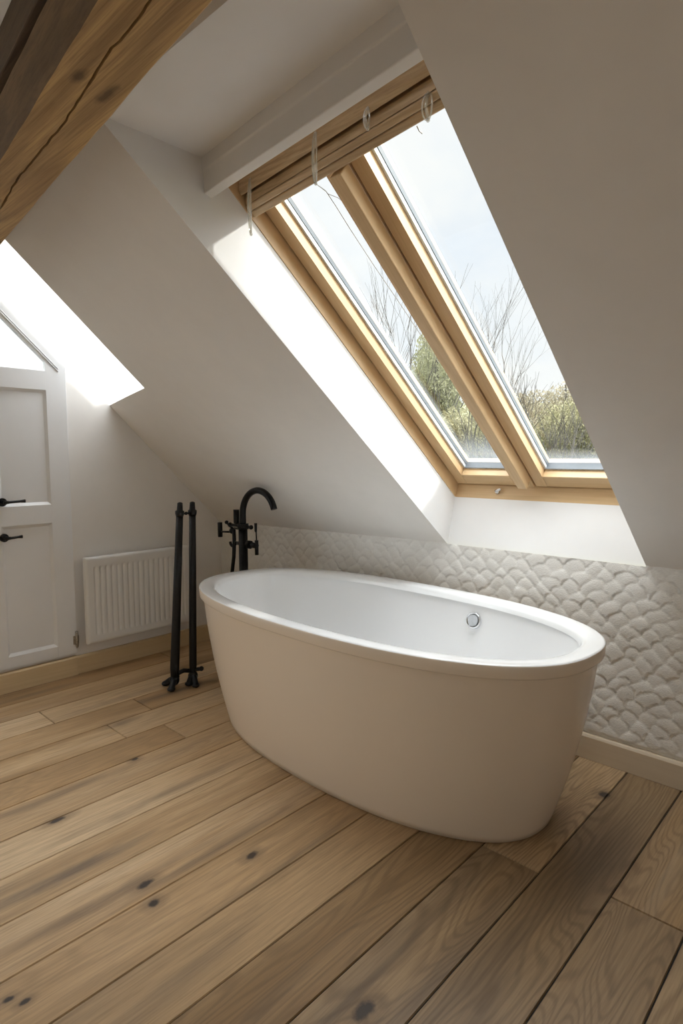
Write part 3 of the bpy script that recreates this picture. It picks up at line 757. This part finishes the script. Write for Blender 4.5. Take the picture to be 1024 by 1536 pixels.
m.tube([A0.lerp(A1, .10)+Vector((.012, -.006, 0)), A0.lerp(A1, .06)+Vector((.024, -.004, 0)), A0.lerp(A1, .01)+Vector((.018, .012, 0))], .005, 8); m.build('link', M['iron'], sp)
for c, toes in ((A0, ((-.052, -.016), (.030, -.036))), (B0_, ((.052, -.020), (.012, -.032)))):
    m = MB(); m.sphere(c + Vector((0, 0, -.008)), .024, sc=(1, 1, 1.1))
    for tx, ty in toes:
        e = Vector((c.x+tx, c.y+ty, .011)); m.tube([c + Vector((0, 0, -.005)), c.lerp(e, .55) + Vector((0, 0, .002)), e, e + Vector((tx, ty, 0))*.22 + Vector((0, 0, -.001))], [.019, .015, .0135, .010], 12)
        m.sphere(e, .0155, sc=(1.25, 1.25, .7))
    m.build('foot', M['iron'], sp)

# ------------------------------------------------------------------ outdoors
def leafmat(name, a, b, tr=.25):
    t = NT(name); p = t.pos(); n = t.noise(p, 1.7, 3, .6); n2_ = t.noise(p, 14, 2, .6)
    c = t.mix(t.mapr(n, .35, .65), a, b); c = t.mix(t.math('MULTIPLY', t.mapr(n2_, .4, .7), .5), c, tuple(x*.55 for x in a))
    d = t.n('ShaderNodeBsdfDiffuse'); t.link(c, d.inputs[0]); tl = t.n('ShaderNodeBsdfTranslucent'); t.link(c, tl.inputs[0])
    mx = t.n('ShaderNodeMixShader', i_0=tr); t.link(d.outputs[0], mx.inputs[1]); t.link(tl.outputs[0], mx.inputs[2]); t.link(mx.outputs[0], t.out.inputs[0]); return t.m
M['bark'] = plain('grey_bark', (.075, .066, .055), .9, nscale=9, amt=.25)
M['bark2'] = plain('pale_bark', (.33, .31, .27), .9, nscale=9, amt=.2)
M['leafA'] = leafmat('olive_foliage', (.31, .295, .165), (.44, .41, .27))
M['leafB'] = leafmat('willow_foliage', (.27, .275, .155), (.40, .395, .25))
M['leafC'] = leafmat('brown_hedge_foliage', (.34, .30, .205), (.47, .425, .315))
M['leafD'] = leafmat('green_hedge_foliage', (.21, .215, .11), (.32, .315, .18))
M['grass'] = plain('hill_grass', (.25, .26, .14), .95, nscale=.25, amt=.25)

GZ = -3.0
gd = MB(); nn = 40; vs = []; fs = []
for i in range(nn+1):
    for j in range(nn+1):
        x = -75 + 110*i/nn; y = 1.5 + 75*j/nn
        h = GZ + max(0, (y-20)/40)**1.3*7.2 + .5*mnoise.noise(Vector((x*.08, y*.08, 0)))*max(0, min(1, (y-14)/20))
        vs.append((x, y, h))
for i in range(nn):
    for j in range(nn): a = i*(nn+1)+j; fs.append((a, a+nn+1, a+nn+2, a+1))
gd.add(vs, fs, True); tag(gd.build('ground', M['grass']), kind='structure')

def bare_tree(name, base, height, seed, label, spread=.55, stems=3, r0=.10, mat='bark', depth=6, lean=(0, 0)):
    R = random.Random(seed); m = MB()
    def grow(p, d, L, r, k):
        n = 4; pts = [p]; q = p.copy(); dd = d.copy()
        for i in range(n):
            dd = (dd + Vector((R.gauss(0, .09), R.gauss(0, .09), R.gauss(.03, .05)))).normalized()
            q = q + dd*(L/n); pts.append(q.copy())
        r1 = r*.66
        m.tube(pts, [r + (r1-r)*i/n for i in range(n+1)], 6 if r > .03 else 4 if r > .012 else 3, caps=False)
        if k == 0 or r1 < .004: return
        kids = 2 if R.random() < .3 else 3
        for j in range(kids):
            ax = Vector((R.gauss(0, 1), R.gauss(0, 1), R.gauss(0, .4))).normalized()
            ang = R.uniform(.18, spread)*(1 if j else .55)
            nd = (Matrix.Rotation(ang, 3, ax) @ dd).normalized(); nd.z += .10; nd.normalize()
            start = pts[-1] if j < 2 else pts[R.choice((2, 3))]
            grow(start, nd, L*R.uniform(.66, .86), r1*(.95 if j == 0 else R.uniform(.6, .8)), k-1)
    for s in range(stems):
        a = 2*PI*s/max(stems, 1) + seed; d = Vector((math.cos(a)*.16*(stems > 1) + lean[0], math.sin(a)*.16*(stems > 1) + lean[1], 1)).normalized()
        grow(Vector(base) + Vector((math.cos(a)*.10, math.sin(a)*.10, 0)), d, height*.30, r0*R.uniform(.8, 1), depth)
    o = m.build(name, M[mat]); return tag(o, label, 'tree')

def bush(name, c, sc, n, seed, label, mat, ls=.10, cat='shrub', hang=0.0, twigs=30):
    """crown of many small leaf quads round a frame of twigs"""
    R = random.Random(seed)
    e = empty(name, (c[0], c[1], GZ), label, cat)
    m = MB()
    lob = [(Vector((R.gauss(0, .45), R.gauss(0, .45), R.gauss(0, .42))), R.uniform(.35, .6)) for _ in range(16)]
    vs = []; fs = []
    for i in range(n):
        L, rad = R.choice(lob); d = Vector((R.gauss(0, 1), R.gauss(0, 1), R.gauss(0, 1))).normalized()*rad*R.random()**.35
        p = L + d; p = Vector((c[0]+p.x*sc[0], c[1]+p.y*sc[1], c[2]+p.z*sc[2]))
        u = Vector((R.gauss(0, 1), R.gauss(0, 1), R.gauss(0, 1)+(-hang))).normalized(); w = u.orthogonal().normalized()
        w = (Matrix.Rotation(R.random()*6.28, 3, u) @ w); s = ls*R.uniform(.5, 1.3)
        o = len(vs); vs += [p-u*s*1.2, p+w*s*.45, p+u*s*1.2, p-w*s*.45]; fs.append((o, o+1, o+2, o+3))
    me = bpy.data.meshes.new('foliage'); me.from_pydata([tuple(v) for v in vs], [], fs); me.update(); me.materials.append(M[mat])
    o = bpy.data.objects.new('foliage', me); COL.objects.link(o); o.parent = e; o.matrix_parent_inverse = Matrix.Translation(-Vector(e.location))
    m = MB()
    for i in range(twigs):
        L, rad = R.choice(lob); tip = Vector((c[0]+L.x*sc[0]*1.3, c[1]+L.y*sc[1]*1.3, c[2]+(L.z+.25*R.random())*sc[2]*1.25)); b = Vector((c[0]+R.gauss(0, .15), c[1]+R.gauss(0, .15), GZ-.1))
        mid = b.lerp(tip, .5) + Vector((R.gauss(0, .12), R.gauss(0, .12), .15)); m.tube([b, mid, tip], [.035, .022, .008], 5, caps=False)
    m.build('branches', M['bark'], e)
    return e
p = Vector((-3.237, 10.500, 0.991)); bare_tree('bare_tree', (p.x, p.y, GZ), 5.6, 5, 'tall bare many-stemmed tree seen through the right pane', .60, 6, .115, depth=7)
p = Vector((-9.242, 19.000, 2.215)); bare_tree('bare_tree', (p.x, p.y, GZ), 10.5, 8, 'thin bare tree far behind, left edge of the right pane', .42, 2, .07, depth=7)
p = Vector((-8.898, 13.000, 2.830)); bare_tree('bare_birch', (p.x, p.y, GZ), 9.2, 12, 'slender bare birch seen through the left pane', .42, 4, .065, 'bark', depth=6)
p = Vector((-1.711, 9.000, 1.006)); bare_tree('bare_sapling', (p.x, p.y, GZ), 5.2, 21, 'short bare sapling low in the right corner of the right pane', .45, 2, .045, depth=5, lean=(.12, 0))
p = Vector((-9.056, 15.500, 3.231)); bush('weeping_tree', p, (1.05, 1.2, 1.9), 26000, 3, 'rounded green weeping tree seen through the left pane', 'leafB', .05, 'tree', 1.6)
p = Vector((-5.617, 12.000, 1.150)); bush('leafy_shrub', p, (1.2, 1.0, 1.3), 20000, 6, 'light green shrub at the foot of the left pane', 'leafA', .042, 'shrub', .8)
p = Vector((-8.772, 19.000, 1.944)); bush('leafy_shrub', p, (1.3, 1.2, 1.6), 18000, 9, 'tall olive shrub between the weeping tree and the mullion', 'leafA', .055, 'shrub', .8)
p = Vector((-3.986, 13.000, 1.008)); bush('hedge_shrub', p, (.9, .9, .65), 14000, 11, 'dark green hedge shrub at the foot of the tall bare tree', 'leafD', .04)
p = Vector((-4.263, 16.000, 1.711)); bush('hedge_shrub', p, (1.6, 1.2, 1.2), 26000, 14, 'pale brown hedge shrub right of the tall bare tree', 'leafC', .048, 'shrub', .5, 80)
p = Vector((-2.240, 12.500, 1.296)); bush('hedge_shrub', p, (.9, .9, 1.0), 16000, 17, 'olive hedge shrub at the right end of the right pane', 'leafA', .04)
p = Vector((-9.948, 25.000, 2.193)); bush('hedge_shrub', p, (3.2, 1.4, 1.3), 30000, 19, 'wide brown hedge in the distance behind the tall bare tree', 'leafC', .075, 'shrub', .5, 60)

# ------------------------------------------------------------------ daylight
SUN = Vector((-.126, -.117, -.100)).normalized()
sl = bpy.data.lights.new('sun', 'SUN'); sl.energy = 2.3; sl.angle = math.radians(2.5); sl.color = (1, .96, .90)
so_ = bpy.data.objects.new('sun', sl); COL.objects.link(so_); so_.rotation_euler = SUN.to_track_quat('-Z', 'Y').to_euler(); so_.location = (8, 3, 6)

ZEN = 6.3; WEST = 0.7
w = bpy.data.worlds.new('sky'); SC.world = w; w.use_nodes = True; nt = w.node_tree; nt.nodes.clear()
def wn(t_, **k):
    nd = nt.nodes.new(t_)
    for a, b in k.items(): setattr(nd, a, b)
    return nd
out = wn('ShaderNodeOutputWorld'); bg = wn('ShaderNodeBackground'); nt.links.new(bg.outputs[0], out.inputs[0])
tc = wn('ShaderNodeTexCoord'); mp = wn('ShaderNodeMapping'); mp.inputs['Scale'].default_value = (1, 1, 1.8); nt.links.new(tc.outputs['Generated'], mp.inputs[0])
nz_ = wn('ShaderNodeTexNoise'); nz_.inputs['Scale'].default_value = 2.6; nz_.inputs['Detail'].default_value = 6; nz_.inputs['Roughness'].default_value = .55; nz_.inputs['Distortion'].default_value = .3; nt.links.new(mp.outputs[0], nz_.inputs[0])
cr = wn('ShaderNodeValToRGB'); nt.links.new(nz_.outputs[0], cr.inputs[0])
cr.color_ramp.elements[0].position = .36; cr.color_ramp.elements[0].color = (.86, .91, .98, 1); cr.color_ramp.elements[1].position = .60; cr.color_ramp.elements[1].color = (1.0, 1.0, 1.0, 1)
dt = wn('ShaderNodeVectorMath', operation='DOT_PRODUCT'); nt.links.new(tc.outputs['Generated'], dt.inputs[0]); gd_ = Vector((.80, .28, .52)).normalized(); dt.inputs[1].default_value = gd_
m1 = wn('ShaderNodeMapRange'); nt.links.new(dt.outputs['Value'], m1.inputs[0]); m1.inputs[1].default_value = .35; m1.inputs[2].default_value = 1.0; m1.inputs[3].default_value = 0; m1.inputs[4].default_value = 1
pw = wn('ShaderNodeMath', operation='POWER'); nt.links.new(m1.outputs[0], pw.inputs[0]); pw.inputs[1].default_value = 1.4
# the side of the sky behind the viewpoint (-Y) is a brighter cloud deck
d2 = wn('ShaderNodeVectorMath', operation='DOT_PRODUCT'); nt.links.new(tc.outputs['Generated'], d2.inputs[0]); d2.inputs[1].default_value = Vector((0, -.75, .66))
m2 = wn('ShaderNodeMapRange'); nt.links.new(d2.outputs['Value'], m2.inputs[0]); m2.inputs[1].default_value = .2; m2.inputs[2].default_value = 1.0; m2.inputs[3].default_value = 0; m2.inputs[4].default_value = 1
ml1 = wn('ShaderNodeMath', operation='MULTIPLY_ADD'); nt.links.new(pw.outputs[0], ml1.inputs[0]); ml1.inputs[1].default_value = 3.5; ml1.inputs[2].default_value = .83
ml2 = wn('ShaderNodeMath', operation='MULTIPLY_ADD'); nt.links.new(m2.outputs[0], ml2.inputs[0]); ml2.inputs[1].default_value = .5; nt.links.new(ml1.outputs[0], ml2.inputs[2])
sx = wn('ShaderNodeSeparateXYZ'); nt.links.new(tc.outputs['Generated'], sx.inputs[0])
m3 = wn('ShaderNodeMapRange'); nt.links.new(sx.outputs[2], m3.inputs[0]); m3.inputs[1].default_value = .55; m3.inputs[2].default_value = .92; m3.inputs[3].default_value = 0; m3.inputs[4].default_value = ZEN
ad = wn('ShaderNodeMath', operation='ADD'); nt.links.new(ml2.outputs[0], ad.inputs[0]); nt.links.new(m3.outputs[0], ad.inputs[1])
m4 = wn('ShaderNodeMapRange'); nt.links.new(sx.outputs[2], m4.inputs[0]); m4.inputs[1].default_value = -.12; m4.inputs[2].default_value = .0; m4.inputs[3].default_value = .4; m4.inputs[4].default_value = 1
ad2 = wn('ShaderNodeMath', operation='ADD'); nt.links.new(ad.outputs[0], ad2.inputs[0])
mu4 = wn('ShaderNodeMath', operation='MULTIPLY'); nt.links.new(ad2.outputs[0], mu4.inputs[0]); nt.links.new(m4.outputs[0], mu4.inputs[1])
nt.links.new(cr.outputs[0], bg.inputs[0]); d5 = wn('ShaderNodeVectorMath', operation='DOT_PRODUCT'); nt.links.new(tc.outputs['Generated'], d5.inputs[0]); d5.inputs[1].default_value = Vector((-.88, -.38, .28)).normalized()
m5 = wn('ShaderNodeMapRange'); nt.links.new(d5.outputs['Value'], m5.inputs[0]); m5.inputs[1].default_value = .55; m5.inputs[2].default_value = .95; m5.inputs[3].default_value = 0; m5.inputs[4].default_value = WEST
nt.links.new(m5.outputs[0], ad2.inputs[1]); nt.links.new(mu4.outputs[0], bg.inputs[1])

def portal(name, pts):
    a, b, c, d = [Vector(p) for p in pts]; L = bpy.data.lights.new(name, 'AREA'); L.shape = 'RECTANGLE'
    L.size = (b-a).length; L.size_y = (d-a).length; L.cycles.is_portal = True
    o = bpy.data.objects.new(name, L); COL.objects.link(o); o.location = (a+b+c+d)/4
    x = (b-a).normalized(); y = (d-a).normalized(); z = x.cross(y)
    o.matrix_world = Matrix.Translation((a+b+c+d)/4) @ Matrix((x, y, z)).transposed().to_4x4()
    return o
# portals face into the room (local -Z)
portal('sky_portal', (S(1.56, .05, .36), S(2.42, .05, .36), S(2.42, 1.75, .36), S(1.56, 1.75, .36)))
portal('sky_portal', (n2(0, -.52, O2+.05), n2(W2X, -.52, O2+.05), n2(W2X, W2T, O2+.05), n2(0, W2T, O2+.05)))
portal('sky_portal', ((-.155, GW[1], GW[2]), (-.155, GW[0], GW[2]), (-.155, GW[0], GW[3]), (-.155, GW[1], GW[3])))
portal('sky_portal', ((RX+.06, GR[0], GR[2]), (RX+.06, GR[1], GR[2]), (RX+.06, GR[1], GR[3]), (RX+.06, GR[0], GR[3])))

# ------------------------------------------------------------------ camera
cam = bpy.data.cameras.new('camera'); co = bpy.data.objects.new('camera', cam); COL.objects.link(co); SC.camera = co
cam.sensor_fit = 'VERTICAL'; cam.sensor_height = 36; cam.lens = 905.33/1536*36; cam.clip_start = .02; cam.clip_end = 300
yaw, pitch, roll = .75076, .093397, -.00138
fw = Vector((-math.sin(yaw)*math.cos(pitch), math.cos(yaw)*math.cos(pitch), -math.sin(pitch))); rt = Vector((math.cos(yaw), math.sin(yaw), 0)); upv = rt.cross(fw)
r2_ = rt*math.cos(roll) + upv*math.sin(roll); u2_ = upv*math.cos(roll) - rt*math.sin(roll)
co.matrix_world = Matrix.Translation((2.9919, -2.1455, 1.092)) @ Matrix((r2_, u2_, -fw)).transposed().to_4x4()

SC.view_settings.view_transform = 'Standard'; SC.view_settings.look = 'None'; SC.view_settings.gamma = 1; SC.view_settings.use_curve_mapping = False
SC.view_settings.exposure = 0.32
SC.cycles.use_denoising = True
SC.cycles.max_bounces = 12; SC.cycles.diffuse_bounces = 6; SC.cycles.transparent_max_bounces = 12
SC.cycles.sample_clamp_indirect = 6
